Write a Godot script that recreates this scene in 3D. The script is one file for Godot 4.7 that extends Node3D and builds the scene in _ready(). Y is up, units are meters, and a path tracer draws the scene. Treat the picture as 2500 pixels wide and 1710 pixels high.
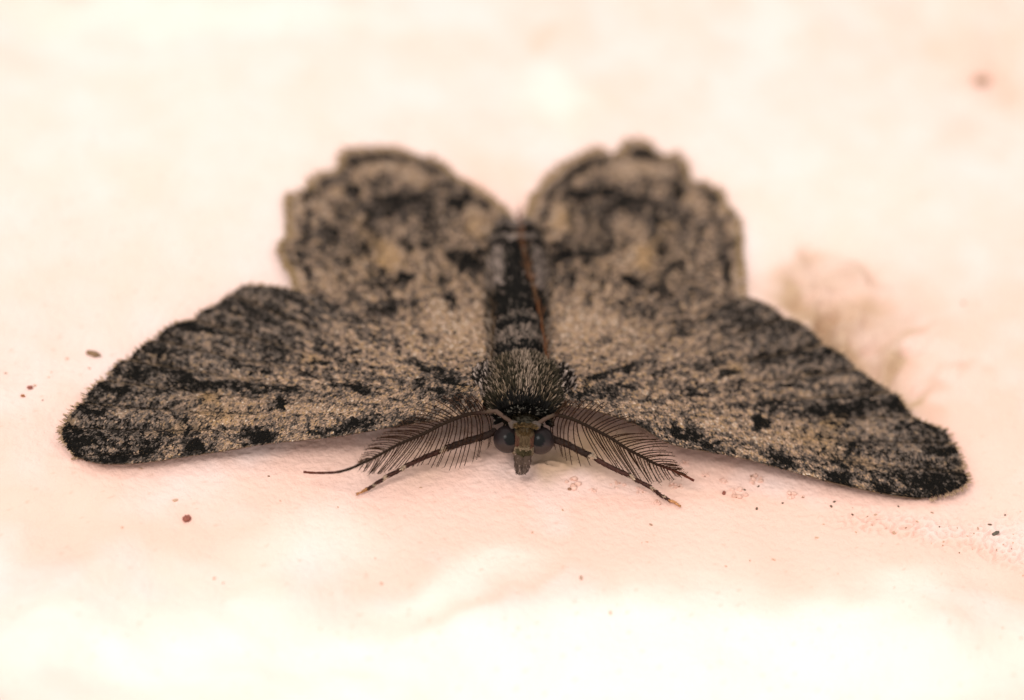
extends Node3D
# A moth resting on a whitewashed plaster surface, seen close up. Lengths below are millimetres; MM turns them into metres.
const MM := 0.001
var FORE_L := PackedVector2Array([Vector2(-1.81, -0.58), Vector2(-2.78, -0.47), Vector2(-3.53, -0.37), Vector2(-4.65, -0.33), Vector2(-6.14, -0.18), Vector2(-7.83, 0.03), Vector2(-9.14, 0.12), Vector2(-11.01, 0.24), Vector2(-12.88, 0.57), Vector2(-14.38, 0.85), Vector2(-15.87, 1.15), Vector2(-17.18, 1.30), Vector2(-18.21, 1.23), Vector2(-19.16, 0.87), Vector2(-19.75, 0.30), Vector2(-19.97, -0.31), Vector2(-19.94, -0.93), Vector2(-19.70, -1.52), Vector2(-19.38, -2.01), Vector2(-19.12, -2.52), Vector2(-18.76, -3.08), Vector2(-18.22, -3.88), Vector2(-17.84, -4.27), Vector2(-17.49, -4.94), Vector2(-16.85, -5.45), Vector2(-16.01, -6.43), Vector2(-15.08, -7.28), Vector2(-14.60, -7.49), Vector2(-14.00, -8.02), Vector2(-13.25, -8.49), Vector2(-12.92, -9.09), Vector2(-12.12, -9.67), Vector2(-11.17, -9.65), Vector2(-10.20, -9.44), Vector2(-9.32, -8.95), Vector2(-8.06, -8.15), Vector2(-6.71, -7.08), Vector2(-5.38, -5.98), Vector2(-4.24, -4.75), Vector2(-3.31, -3.75), Vector2(-2.37, -2.98), Vector2(-1.86, -2.08)])
var FORE_R := PackedVector2Array([Vector2(1.91, -1.22), Vector2(2.72, -1.24), Vector2(3.68, -1.08), Vector2(5.03, -0.74), Vector2(6.39, 0.02), Vector2(8.08, 0.15), Vector2(9.51, 0.25), Vector2(11.51, 0.64), Vector2(13.52, 1.07), Vector2(15.11, 1.36), Vector2(16.47, 1.54), Vector2(17.81, 1.55), Vector2(18.70, 1.41), Vector2(19.32, 1.06), Vector2(19.60, 0.58), Vector2(19.58, -0.14), Vector2(19.38, -0.80), Vector2(19.25, -1.47), Vector2(19.00, -2.22), Vector2(18.70, -2.65), Vector2(17.82, -2.95), Vector2(17.42, -3.44), Vector2(17.04, -3.86), Vector2(16.64, -4.73), Vector2(15.56, -5.40), Vector2(14.90, -6.30), Vector2(13.91, -7.20), Vector2(13.31, -7.89), Vector2(12.28, -8.83), Vector2(11.36, -9.49), Vector2(10.70, -9.81), Vector2(10.11, -9.86), Vector2(9.29, -9.23), Vector2(8.05, -7.99), Vector2(6.61, -6.42), Vector2(4.98, -4.72), Vector2(3.58, -3.74), Vector2(2.59, -3.13), Vector2(1.98, -2.26)])
var HIND_L := PackedVector2Array([Vector2(-1.61, -2.61), Vector2(-3.30, -3.39), Vector2(-5.75, -5.07), Vector2(-8.43, -7.13), Vector2(-9.60, -8.77), Vector2(-10.10, -10.37), Vector2(-10.40, -11.10), Vector2(-10.65, -11.86), Vector2(-10.60, -12.53), Vector2(-10.29, -12.92), Vector2(-10.31, -13.61), Vector2(-10.33, -14.26), Vector2(-10.32, -15.70), Vector2(-9.74, -16.08), Vector2(-9.36, -16.19), Vector2(-9.37, -16.91), Vector2(-8.91, -17.27), Vector2(-8.05, -17.48), Vector2(-7.97, -18.45), Vector2(-7.70, -18.90), Vector2(-7.04, -19.11), Vector2(-6.05, -19.04), Vector2(-5.07, -19.09), Vector2(-4.60, -18.65), Vector2(-3.71, -18.65), Vector2(-3.12, -18.06), Vector2(-2.49, -17.17), Vector2(-1.66, -16.57), Vector2(-0.84, -15.88), Vector2(-0.30, -15.05), Vector2(-0.08, -14.19), Vector2(-0.18, -12.40), Vector2(-0.48, -10.48), Vector2(-0.72, -8.23), Vector2(-1.01, -5.98), Vector2(-1.21, -4.07)])
var HIND_R := PackedVector2Array([Vector2(1.73, -2.81), Vector2(3.40, -3.77), Vector2(5.60, -5.23), Vector2(8.03, -7.26), Vector2(9.68, -8.82), Vector2(10.14, -10.13), Vector2(10.24, -11.37), Vector2(10.22, -12.91), Vector2(10.29, -14.46), Vector2(10.20, -15.54), Vector2(9.74, -15.84), Vector2(9.52, -16.94), Vector2(9.05, -17.66), Vector2(8.15, -17.61), Vector2(7.94, -18.89), Vector2(7.72, -19.60), Vector2(7.13, -19.28), Vector2(6.48, -19.56), Vector2(6.10, -20.19), Vector2(5.15, -20.16), Vector2(4.63, -19.22), Vector2(4.14, -19.51), Vector2(3.84, -19.78), Vector2(3.11, -19.10), Vector2(2.14, -18.39), Vector2(1.36, -17.39), Vector2(0.78, -16.28), Vector2(0.45, -14.94), Vector2(0.35, -13.68), Vector2(0.39, -12.43), Vector2(0.60, -10.55), Vector2(0.91, -8.34), Vector2(1.18, -5.80), Vector2(1.25, -4.22)])
var FORE_L_MARKS := PackedVector2Array([Vector2(-1.84, -1.23), Vector2(-19.92, -0.44), Vector2(-9.32, -8.95)])
var FORE_R_MARKS := PackedVector2Array([Vector2(1.97, -1.73), Vector2(19.60, 0.42), Vector2(10.13, -9.86)])
var HIND_L_MARKS := PackedVector2Array([Vector2(-1.38, -3.16), Vector2(-10.61, -11.80), Vector2(-0.30, -15.05)])
var HIND_R_MARKS := PackedVector2Array([Vector2(1.49, -3.35), Vector2(10.23, -12.24), Vector2(0.67, -15.88)])
var FORE_BLOBS := [[-13.94, 0.38, 0.49, 0.02, 0.01, 0.38, 1.00], [-11.32, -0.11, 0.56, -0.07, 0.05, 0.43, 1.00], [-6.99, -0.57, 0.67, -0.02, 0.03, 0.33, 1.00], [-4.83, -0.41, 0.74, -0.08, 0.03, 0.25, 0.90], [-15.91, 0.62, 0.38, 0.00, 0.01, 0.31, 0.80], [-17.19, 0.92, 0.56, -0.00, 0.01, 0.36, 0.70], [-8.39, -0.22, 0.56, -0.06, 0.02, 0.20, 0.60], [-10.29, -1.96, 0.30, -0.13, 0.09, 0.33, 1.70], [-14.09, -0.42, 0.25, 0.01, 0.01, 0.21, 0.60], [-14.51, -1.15, 0.30, 0.01, 0.01, 0.26, 0.80], [-11.82, -2.99, 2.09, 0.29, -0.01, 0.29, 0.55], [-14.30, -3.25, 0.76, 0.17, -0.02, 0.32, 0.40], [-10.31, -3.00, 0.75, 0.21, -0.03, 0.32, 0.35], [-15.27, -4.02, 1.13, 0.30, -0.04, 0.37, 0.35], [-16.26, -5.37, 1.19, -0.80, 0.26, 0.73, 0.20], [-16.79, -4.03, 0.83, 0.21, -0.01, 0.16, 1.10], [-17.56, -3.02, 0.83, 0.16, -0.01, 0.16, 1.10], [-18.52, -1.77, 0.67, 0.18, -0.02, 0.15, 1.10], [-19.23, -0.74, 0.34, 0.03, -0.00, 0.15, 1.00], [-15.84, -5.37, 0.36, 0.19, -0.03, 0.13, 0.80], [-14.52, -6.81, 0.30, 0.08, -0.02, 0.22, 1.10], [-13.61, -6.52, 0.52, 0.21, -0.03, 0.21, 0.80], [-18.54, -0.09, 0.93, 0.21, -0.05, 0.51, 0.25], [-19.09, 0.39, 0.54, 0.25, -0.08, 0.34, 0.50], [-17.06, -0.62, 1.51, 0.01, 0.04, 1.28, 0.10], [-12.45, -5.85, 0.95, 0.28, -0.04, 0.38, 0.35], [-11.14, -7.50, 1.33, 0.40, -0.06, 0.56, 0.20], [-9.60, -8.02, 1.08, 0.70, -0.07, 0.27, 0.35], [-10.34, -5.48, 1.15, 0.07, 0.01, 0.56, 0.30], [-8.05, -5.05, 0.83, 0.78, -0.15, 0.38, 0.35], [-8.73, -4.23, 0.32, 0.20, -0.05, 0.21, 1.00], [-6.92, -6.94, 0.42, 0.14, -0.03, 0.23, 1.10], [-7.77, -8.26, 0.37, 0.34, -0.09, 0.23, 0.90], [-6.14, -5.79, 0.69, 0.55, -0.06, 0.18, 0.60], [-7.05, -2.72, 0.45, 0.14, -0.02, 0.21, 1.00], [-5.77, -3.57, 0.49, 0.48, -0.08, 0.19, 0.60], [-4.35, -3.71, 0.54, 0.33, -0.05, 0.25, 0.90], [-3.31, -3.15, 0.46, 0.32, -0.06, 0.24, 0.80], [-3.52, -2.02, 0.75, 0.20, -0.02, 0.33, 0.50], [-2.40, -1.45, 0.48, 0.20, -0.05, 0.36, 0.70], [-5.39, -1.86, 0.41, 0.13, -0.02, 0.16, 0.70], [-8.04, -3.15, 0.37, 0.13, -0.02, 0.16, 0.70], [-9.18, -3.74, 0.39, 0.24, -0.05, 0.20, 0.60], [-11.27, -4.09, 0.43, 0.25, -0.05, 0.20, 0.70], [-12.23, -4.52, 0.54, 0.31, -0.04, 0.18, 0.60], [-2.76, -2.49, 0.45, 0.32, -0.05, 0.21, 0.70], [-4.26, -2.68, 0.30, 0.10, -0.02, 0.17, 0.80], [-9.15, -1.32, 2.25, -0.06, 0.07, 0.88, -0.14], [-6.90, -1.76, 1.69, 0.07, 0.03, 0.63, -0.10], [-12.16, -1.01, 1.31, -0.08, 0.05, 0.57, -0.16], [-13.32, -1.84, 0.76, 0.03, 0.01, 0.42, -0.10], [-5.39, -1.19, 1.12, 0.01, 0.02, 0.36, -0.10], [-12.70, 0.30, 0.45, -0.06, 0.03, 0.20, -0.50], [-9.80, -0.21, 0.56, -0.06, 0.03, 0.25, -0.50], [-5.77, -0.47, 0.37, -0.00, 0.02, 0.25, -0.60], [-14.86, 0.48, 0.38, 0.01, 0.01, 0.31, -0.30], [-12.22, -3.79, 0.47, -0.16, 0.03, 0.16, -0.50], [-17.37, -1.60, 0.66, -0.20, 0.02, 0.13, -0.60], [-15.23, -2.56, 1.12, -0.19, 0.02, 0.18, -0.35], [-9.19, -5.13, 0.09, 0.73, -0.56, 0.11, -0.25], [-14.05, -4.80, 0.49, 0.14, -0.03, 0.27, -0.30]]
var FORE_YELLOW := [[-13.48, -2.51, 0.49, 0.02, 0.01, 0.32, 1.00], [-9.00, -4.53, 0.40, 0.24, -0.06, 0.26, 0.60], [-15.68, -5.10, 0.56, 0.21, -0.03, 0.21, 0.70], [-12.93, -1.56, 1.13, 0.06, 0.01, 0.42, 0.50], [-2.57, -2.18, 0.30, 0.04, -0.00, 0.23, 0.70], [-19.52, -0.97, 0.26, -0.01, 0.03, 0.67, 0.60], [-14.42, -0.71, 1.30, -0.20, 0.03, 0.26, 0.40]]
var HIND_BLOBS := [[-1.25, -12.88, 0.43, -0.12, 0.01, 0.19, 0.90], [-1.43, -11.80, 0.39, -0.02, -0.00, 0.19, 0.90], [-7.41, -17.84, 0.29, 0.18, -0.05, 0.16, 1.00], [-6.21, -18.19, 0.88, -0.09, 0.01, 0.20, 1.10], [-4.62, -18.27, 0.45, 0.22, -0.05, 0.20, 1.00], [-3.32, -17.49, 0.50, 0.46, -0.08, 0.18, 0.80], [-7.80, -17.24, 0.11, 0.43, -0.17, 0.10, 1.10], [-9.18, -15.79, 0.18, 0.22, -0.17, 0.32, 1.10], [-8.59, -16.54, 0.24, 0.19, -0.08, 0.20, 0.60], [-10.02, -14.89, 0.16, -0.00, 0.01, 0.52, 0.80], [-10.13, -12.70, 0.15, 0.04, -0.07, 0.63, 0.80], [-9.86, -11.33, 0.31, 0.54, -0.10, 0.13, 0.80], [-8.87, -14.04, 0.37, 0.20, -0.05, 0.22, 0.60], [-7.34, -15.85, 0.34, 0.29, -0.12, 0.31, 1.00], [-7.89, -14.65, 0.52, 0.64, -0.13, 0.23, 0.60], [-8.47, -13.15, 0.34, 0.88, -0.17, 0.15, 0.50], [-9.25, -12.27, 0.40, 1.02, -0.34, 0.29, 0.30], [-1.17, -15.22, 0.46, 0.32, -0.09, 0.28, 0.80], [-2.55, -15.34, 0.52, -0.02, -0.01, 0.43, 0.85], [-4.13, -15.59, 0.67, -0.11, 0.02, 0.39, 0.80], [-5.62, -15.30, 0.67, 0.07, -0.02, 0.39, 0.80], [-6.71, -14.73, 0.50, 0.13, -0.03, 0.30, 0.50], [-6.31, -16.48, 0.48, -0.02, 0.00, 0.24, 0.50], [-2.54, -16.69, 0.67, 0.62, -0.09, 0.21, 0.50], [-3.53, -16.43, 0.47, 0.11, -0.03, 0.24, 0.40], [-4.93, -14.71, 0.79, -0.02, -0.00, 0.31, 0.40], [-5.04, -9.86, 0.42, -0.09, 0.02, 0.27, 1.20], [-4.89, -12.26, 0.22, -0.00, -0.00, 0.31, 1.10], [-4.12, -12.11, 0.20, -0.00, -0.00, 0.28, 1.00], [-6.74, -12.14, 0.18, 0.00, 0.00, 0.27, 1.00], [-7.48, -11.06, 0.19, 0.00, 0.00, 0.36, 0.90], [-2.96, -11.47, 0.25, 0.15, -0.07, 0.30, 1.00], [-6.55, -13.92, 0.28, -0.00, -0.00, 0.30, 0.80], [-3.85, -13.97, 0.31, 0.08, -0.08, 0.67, 0.40], [-3.00, -8.21, 0.18, -0.10, 0.10, 0.47, 0.90], [-5.36, -7.99, 1.16, 0.05, -0.00, 0.42, 0.35], [-6.32, -9.53, 0.58, 0.02, -0.00, 0.30, 0.35], [-4.59, -8.26, 0.35, 0.01, -0.00, 0.24, 0.60], [-3.41, -9.78, 0.31, 0.00, -0.00, 0.25, 0.50], [-1.73, -11.06, 0.70, 0.51, -0.09, 0.29, 0.80], [-2.22, -10.89, 0.20, -0.00, -0.02, 0.95, 0.40], [-2.16, -15.11, 0.24, -0.01, -0.02, 1.55, 0.30], [-3.06, -14.15, 0.16, -0.01, -0.02, 1.24, 0.40], [-9.24, -11.09, 0.66, 0.01, 0.01, 0.70, 0.35], [-9.24, -11.09, 0.31, 0.00, 0.00, 0.29, -0.50], [-3.94, -5.94, 0.42, 0.42, -0.08, 0.20, 0.50], [-5.93, -10.43, 0.27, 0.01, -0.00, 0.24, 0.50], [-6.71, -17.41, 0.79, -0.14, 0.03, 0.41, -0.50], [-4.92, -17.27, 0.70, 0.16, -0.05, 0.41, -0.45], [-8.39, -15.52, 0.32, -0.01, 0.00, 0.47, -0.40], [-9.47, -14.61, 0.28, -0.01, 0.00, 0.47, -0.30], [-3.45, -6.67, 2.11, 0.06, -0.02, 1.82, -0.30], [-1.85, -13.66, 0.51, -0.02, -0.01, 0.69, -0.35], [-5.73, -11.65, 0.98, 0.00, -0.00, 0.92, -0.25], [-1.93, -5.99, 0.77, 0.01, -0.04, 1.86, -0.20], [-4.74, -13.49, 1.18, -0.02, -0.00, 0.49, -0.20], [-0.98, -14.86, 0.28, -0.01, -0.01, 0.37, -0.40]]
var HIND_YELLOW := [[-5.73, -11.52, 0.32, 0.61, -0.33, 0.43, 1.10], [-6.31, -12.71, 0.41, 0.36, -0.14, 0.37, 0.60], [-6.90, -13.76, 0.31, -0.00, 0.00, 0.42, 0.70], [-1.85, -13.66, 0.47, -0.02, -0.01, 0.75, 0.90], [-6.51, -11.05, 1.17, 0.01, -0.00, 1.51, 0.25], [-3.39, -11.03, 1.56, -0.03, -0.02, 1.87, 0.15]]
var ANTENNA_L := PackedVector3Array([Vector3(-1.173, 2.500, -0.607), Vector3(-1.603, 2.556, -0.496), Vector3(-1.878, 2.611, -0.389), Vector3(-2.463, 2.667, -0.176), Vector3(-3.047, 2.722, 0.195), Vector3(-3.624, 2.678, 0.523), Vector3(-4.194, 2.533, 0.837), Vector3(-4.956, 2.389, 1.185), Vector3(-5.524, 2.244, 1.445), Vector3(-6.283, 2.100, 1.922), Vector3(-6.848, 1.900, 2.130), Vector3(-7.336, 1.700, 2.282), Vector3(-7.863, 1.500, 2.332), Vector3(-8.354, 1.300, 2.224), Vector3(-8.922, 1.100, 2.068), Vector3(-9.301, 0.900, 1.851)])
var ANTENNA_R := PackedVector3Array([Vector3(0.939, 2.500, -0.260), Vector3(1.222, 2.564, -0.382), Vector3(1.422, 2.628, -0.388), Vector3(1.782, 2.692, -0.234), Vector3(2.143, 2.733, -0.046), Vector3(2.603, 2.567, 0.055), Vector3(3.183, 2.400, 0.261), Vector3(3.803, 2.233, 0.521), Vector3(4.420, 2.054, 0.881), Vector3(5.047, 1.823, 1.081), Vector3(5.674, 1.592, 1.282), Vector3(6.306, 1.362, 1.344), Vector3(6.856, 1.131, 1.410), Vector3(7.405, 0.900, 1.560)])
var ANTENNA_L_START := PackedVector3Array([Vector3(-1.564, 2.551, -0.506), Vector3(-1.953, 2.618, -0.361), Vector3(-2.340, 2.655, -0.220), Vector3(-2.727, 2.692, -0.008), Vector3(-3.113, 2.717, 0.232), Vector3(-3.495, 2.688, 0.450), Vector3(-3.874, 2.614, 0.661), Vector3(-4.251, 2.523, 0.863), Vector3(-4.629, 2.451, 1.036), Vector3(-5.007, 2.376, 1.209), Vector3(-5.383, 2.280, 1.381), Vector3(-5.760, 2.200, 1.594), Vector3(-6.137, 2.128, 1.830), Vector3(-6.512, 2.019, 2.006), Vector3(-6.885, 1.885, 2.142)])
var ANTENNA_L_LOW := PackedVector3Array([Vector3(-1.363, 0.700, -0.153), Vector3(-1.828, 0.693, 0.452), Vector3(-2.430, 0.686, 1.031), Vector3(-3.050, 0.679, 1.125), Vector3(-3.599, 0.671, 1.065), Vector3(-4.110, 0.664, 0.997), Vector3(-4.638, 0.657, 1.055), Vector3(-5.160, 0.650, 1.185), Vector3(-5.600, 0.643, 1.356), Vector3(-6.008, 0.636, 1.508), Vector3(-6.212, 0.629, 1.546), Vector3(-6.368, 0.621, 1.538), Vector3(-6.502, 0.614, 1.500), Vector3(-6.702, 0.607, 1.404), Vector3(-6.919, 0.600, 1.235)])
var ANTENNA_L_HIGH := PackedVector3Array([Vector3(-2.120, 3.400, -0.482), Vector3(-2.465, 3.250, -0.679), Vector3(-3.013, 3.100, -0.849), Vector3(-3.771, 2.950, -0.738), Vector3(-4.486, 2.800, -0.350), Vector3(-4.989, 2.650, 0.127), Vector3(-5.389, 2.500, 0.438), Vector3(-5.730, 2.350, 0.649), Vector3(-6.028, 2.200, 0.785), Vector3(-6.315, 2.050, 0.922), Vector3(-6.536, 1.900, 1.072), Vector3(-6.710, 1.750, 1.240), Vector3(-6.850, 1.600, 1.414), Vector3(-6.951, 1.450, 1.534), Vector3(-7.002, 1.300, 1.598)])
var ANTENNA_R_START := PackedVector3Array([Vector3(1.302, 2.590, -0.384), Vector3(1.682, 2.675, -0.276), Vector3(2.063, 2.724, -0.087), Vector3(2.456, 2.620, 0.023), Vector3(2.851, 2.495, 0.143), Vector3(3.245, 2.383, 0.287), Vector3(3.637, 2.278, 0.452), Vector3(4.029, 2.168, 0.653), Vector3(4.420, 2.054, 0.881), Vector3(4.817, 1.908, 1.007), Vector3(5.214, 1.762, 1.134), Vector3(5.611, 1.615, 1.261), Vector3(6.011, 1.469, 1.315), Vector3(6.411, 1.317, 1.357), Vector3(6.814, 1.149, 1.405)])
var ANTENNA_R_LOW := PackedVector3Array([Vector3(1.354, 0.700, -0.446), Vector3(1.785, 0.700, 0.224), Vector3(2.324, 0.700, 0.789), Vector3(3.464, 0.700, 0.710), Vector3(4.166, 0.700, 0.784), Vector3(4.450, 0.700, 1.042), Vector3(4.732, 0.700, 1.169), Vector3(5.027, 0.700, 1.346), Vector3(5.332, 0.700, 1.559), Vector3(5.538, 0.700, 1.602), Vector3(5.780, 0.700, 1.577), Vector3(6.069, 0.700, 1.458), Vector3(6.381, 0.700, 1.323), Vector3(6.677, 0.700, 1.205), Vector3(6.913, 0.700, 1.141)])
var ANTENNA_R_HIGH := PackedVector3Array([Vector3(1.734, 3.400, -0.461), Vector3(2.163, 3.250, -0.664), Vector3(2.815, 3.100, -0.853), Vector3(3.383, 2.950, -0.907), Vector3(4.023, 2.800, -0.666), Vector3(4.670, 2.650, -0.253), Vector3(5.055, 2.500, 0.259), Vector3(5.509, 2.350, 0.502), Vector3(6.013, 2.200, 0.550), Vector3(6.251, 2.050, 0.787), Vector3(6.457, 1.900, 1.025), Vector3(6.617, 1.750, 1.265), Vector3(6.727, 1.600, 1.389), Vector3(6.842, 1.450, 1.473), Vector3(6.997, 1.300, 1.503)])
var LEG_L := PackedVector3Array([Vector3(-1.109, 1.500, -0.406), Vector3(-1.689, 1.412, -0.090), Vector3(-2.382, 1.325, 0.126), Vector3(-3.192, 1.234, 0.477), Vector3(-3.321, 1.129, 0.438), Vector3(-3.450, 1.024, 0.452), Vector3(-4.180, 0.918, 0.785), Vector3(-4.909, 0.813, 1.195), Vector3(-5.028, 0.718, 1.192), Vector3(-5.132, 0.639, 1.255), Vector3(-5.668, 0.561, 1.575), Vector3(-5.787, 0.482, 1.587), Vector3(-5.891, 0.403, 1.650), Vector3(-6.195, 0.324, 1.853), Vector3(-6.270, 0.275, 1.891), Vector3(-6.326, 0.240, 1.914), Vector3(-6.497, 0.205, 2.021), Vector3(-6.572, 0.170, 2.044), Vector3(-6.724, 0.135, 2.124), Vector3(-6.934, 0.100, 2.232)])
var LEG_R := PackedVector3Array([Vector3(1.134, 1.500, -0.252), Vector3(1.342, 1.412, -0.121), Vector3(1.878, 1.325, 0.051), Vector3(2.857, 1.234, 0.588), Vector3(3.012, 1.129, 0.472), Vector3(3.161, 1.024, 0.574), Vector3(3.896, 0.918, 0.997), Vector3(4.593, 0.813, 1.283), Vector3(4.733, 0.718, 1.273), Vector3(4.893, 0.639, 1.359), Vector3(5.505, 0.561, 1.673), Vector3(5.593, 0.482, 1.679), Vector3(5.682, 0.403, 1.686), Vector3(6.048, 0.324, 1.983), Vector3(6.114, 0.275, 1.964), Vector3(6.179, 0.240, 1.968), Vector3(6.342, 0.205, 2.083), Vector3(6.406, 0.170, 2.092), Vector3(6.592, 0.135, 2.145), Vector3(6.796, 0.100, 2.269)])
var PINK_PATCHES := [[12.79, 10.24, 11.64, -0.71, -0.01, 2.74, 0.90], [19.37, 10.13, 4.86, 0.05, -0.13, 2.00, 0.50], [7.98, 8.08, 9.43, -0.13, -0.04, 2.78, 0.60], [-11.56, 11.17, 9.69, -0.59, 0.19, 2.73, 0.65], [-3.72, 15.13, 5.72, -2.86, 0.34, 1.14, 0.50], [-14.03, 15.73, 5.51, -0.33, 0.07, 0.97, 0.50], [-1.93, 14.40, 3.71, -3.29, 0.62, 1.22, 0.70], [-5.38, 17.30, 2.73, -1.36, 0.27, 0.90, 0.35], [-19.59, 7.11, 3.74, -0.50, 0.49, 3.79, 0.55], [20.53, -22.25, 3.09, -0.44, 0.04, 4.17, 0.70], [18.20, -2.76, 6.45, -0.87, 0.12, 6.89, 0.60], [21.17, 2.18, 3.08, -0.41, 0.03, 3.38, 0.50], [-0.14, -19.89, 0.98, -0.40, 0.13, 0.69, 0.60], [13.14, -8.13, 1.23, 0.81, -0.54, 1.52, 0.20], [-19.03, -3.69, 6.76, -0.93, 0.99, 7.97, 0.15], [-0.37, -11.35, 1.19, -0.17, 0.18, 2.54, 0.50], [8.71, 3.32, 9.51, 0.55, -0.12, 2.08, 0.60], [-4.45, 6.64, 7.54, -1.00, 0.13, 1.53, 0.40], [18.51, 14.71, 5.48, -1.99, 0.22, 1.41, 0.25], [9.26, 15.41, 5.45, -1.73, 0.15, 0.95, 0.20]]
var WHITE_PATCHES := [[-13.57, 18.11, 7.66, -0.46, 0.23, 3.09, 1.00], [-3.40, 18.98, 9.00, -2.21, 0.43, 2.79, 0.90], [7.39, 14.92, 8.79, -2.38, 0.35, 2.62, 0.80], [5.70, 17.81, 9.16, -1.17, 0.12, 2.14, 0.90], [16.68, 15.67, 7.74, -1.89, 0.24, 2.61, 0.80], [16.59, 12.00, 3.61, -1.68, 0.20, 0.94, 0.40], [-7.74, 11.92, 2.85, -1.08, 0.33, 1.43, 0.50], [0.88, -16.76, 1.61, -0.23, 0.11, 1.75, 0.60], [-16.00, -20.63, 8.11, -1.17, 0.16, 1.49, 0.50], [-18.10, -12.32, 11.90, -1.68, 0.99, 8.36, 0.25], [11.04, -11.23, 7.94, -2.11, 0.55, 5.52, 0.20], [-1.68, 12.88, 2.35, -1.51, 0.32, 0.89, 0.50], [-1.99, 13.67, 4.20, -2.68, 0.32, 0.89, 0.30]]
var STAINS_AND_SHADE := [[14.09, -3.02, 0.82, 0.67, -0.38, 0.85, 0.55], [15.98, -1.38, 1.04, 1.12, -0.32, 0.56, 0.50], [18.05, 0.08, 0.84, 1.02, -0.32, 0.49, 0.45], [14.81, -5.03, 2.88, 1.46, -0.90, 3.09, 0.30], [13.84, -4.89, 0.73, -0.48, 0.45, 1.48, 0.80], [14.94, -7.82, 1.13, 0.42, -0.16, 0.70, 0.70], [13.02, -5.89, 0.52, 0.34, -0.54, 1.50, 0.60], [15.44, -3.47, 1.84, 1.84, -0.84, 1.57, 0.80], [12.40, -6.63, 0.79, -0.11, 0.05, 1.38, 0.50], [17.41, -3.20, 0.94, -1.48, 0.20, 0.24, 0.60], [18.03, -1.12, 1.00, -0.94, 0.12, 0.26, 0.50], [19.57, -2.67, 0.37, -0.67, 0.15, 0.15, 0.40], [13.12, -8.83, 0.59, -0.08, 0.03, 0.84, 0.50], [20.48, -21.10, 1.23, -0.18, 0.02, 1.49, 0.35], [5.31, 4.30, 2.74, 0.97, -0.26, 1.26, 0.75], [2.45, 4.42, 1.14, -0.15, 0.07, 1.03, 0.50], [-3.41, 5.33, 2.22, -1.46, 0.29, 0.79, 0.45], [4.83, 5.93, 6.19, 0.95, -0.06, 0.67, 0.30], [2.12, 5.25, 2.27, -0.30, 0.05, 0.77, 0.40], [-1.62, 6.27, 2.21, -0.73, 0.11, 0.60, 0.30]]  # brown plaster stains, plus wing shade painted in tan under and beside the forewings
var GRIT_RED := [[-20.62, 4.05, 0.12, 1.40], [-13.05, 10.65, 0.21, 1.10], [9.67, 6.34, 0.10, 1.30]]
var GRIT := [[21.16, 6.68, 0.12, 1.60], [21.82, 6.00, 0.10, 1.10], [15.25, 6.79, 0.10, 1.20], [14.44, 6.20, 0.10, 1.40], [14.31, 6.50, 0.12, 1.20], [12.22, 6.55, 0.10, 1.00], [11.12, 7.00, 0.12, 1.30], [10.56, 5.99, 0.10, 1.20], [11.14, 5.71, 0.10, 1.30], [17.20, 6.15, 0.08, 1.60], [18.98, 7.19, 0.08, 1.00], [-19.98, 4.73, 0.08, 1.00], [-20.89, 2.89, 0.06, 1.00]]
var CRUMBS := [[12.81, 6.06, 0.38, 1.40], [10.25, 6.21, 0.38, 1.30], [11.03, 5.33, 0.38, 1.30], [3.14, 6.64, 0.46, 1.30], [5.08, 6.38, 0.29, 1.40], [7.93, 4.78, 0.23, 1.10], [8.82, 5.32, 0.21, 1.10], [7.58, 6.15, 0.27, 1.50], [6.10, 6.63, 0.25, 1.40], [6.80, 7.26, 0.21, 1.20], [4.03, 6.86, 0.19, 1.20], [9.58, 5.61, 0.19, 1.20]]
var SINGLES := [[-18.16, 1.77, 0.21, 2.00], [20.48, -21.10, 0.37, 1.20], [21.41, 7.18, 0.13, 1.90], [-20.85, 4.61, 0.10, 1.20]]
const MOTH_AT := Vector3(0.793, 0.0, 5.668)
const MOTH_TURN := 0.08449
const VIEW_TILT := 0.80285
const VIEW_ROLL := 0.09744
var RIDGE := [[1.49, 5.85, 0.63, -0.16, 0.03, 0.25, 0.80], [2.24, 5.65, 0.45, -0.11, 0.03, 0.20, 0.90], [0.84, 6.14, 0.38, -0.05, 0.01, 0.15, 0.40], [3.49, 5.84, 1.13, 0.12, -0.02, 0.36, 0.30], [-0.88, 5.96, 1.11, -0.36, 0.06, 0.35, 0.30]]
var PITTED := [[19.33, 7.48, 3.19, 0.26, -0.09, 0.87, 1.00], [21.99, 8.33, 1.07, 0.38, -0.19, 0.74, 1.00], [16.29, 7.24, 2.27, -0.03, -0.02, 0.56, 0.70], [21.98, 6.49, 1.12, 0.12, -0.09, 0.77, 0.60], [-20.63, 3.57, 1.99, -1.36, 0.39, 0.94, 0.40]]
const FSTOP := 10.0
const SKY_ENERGY := 0.95
const SUN_ENERGY := 0.42
const SUN_WAY := Vector3(0.4, -1.0, -0.4)
const EXPOSURE := 1.28

var rng := RandomNumberGenerator.new()
var soft_noise := FastNoiseLite.new()
var mid_noise := FastNoiseLite.new()
var fine_noise := FastNoiseLite.new()
var pit_noise := FastNoiseLite.new()


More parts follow.
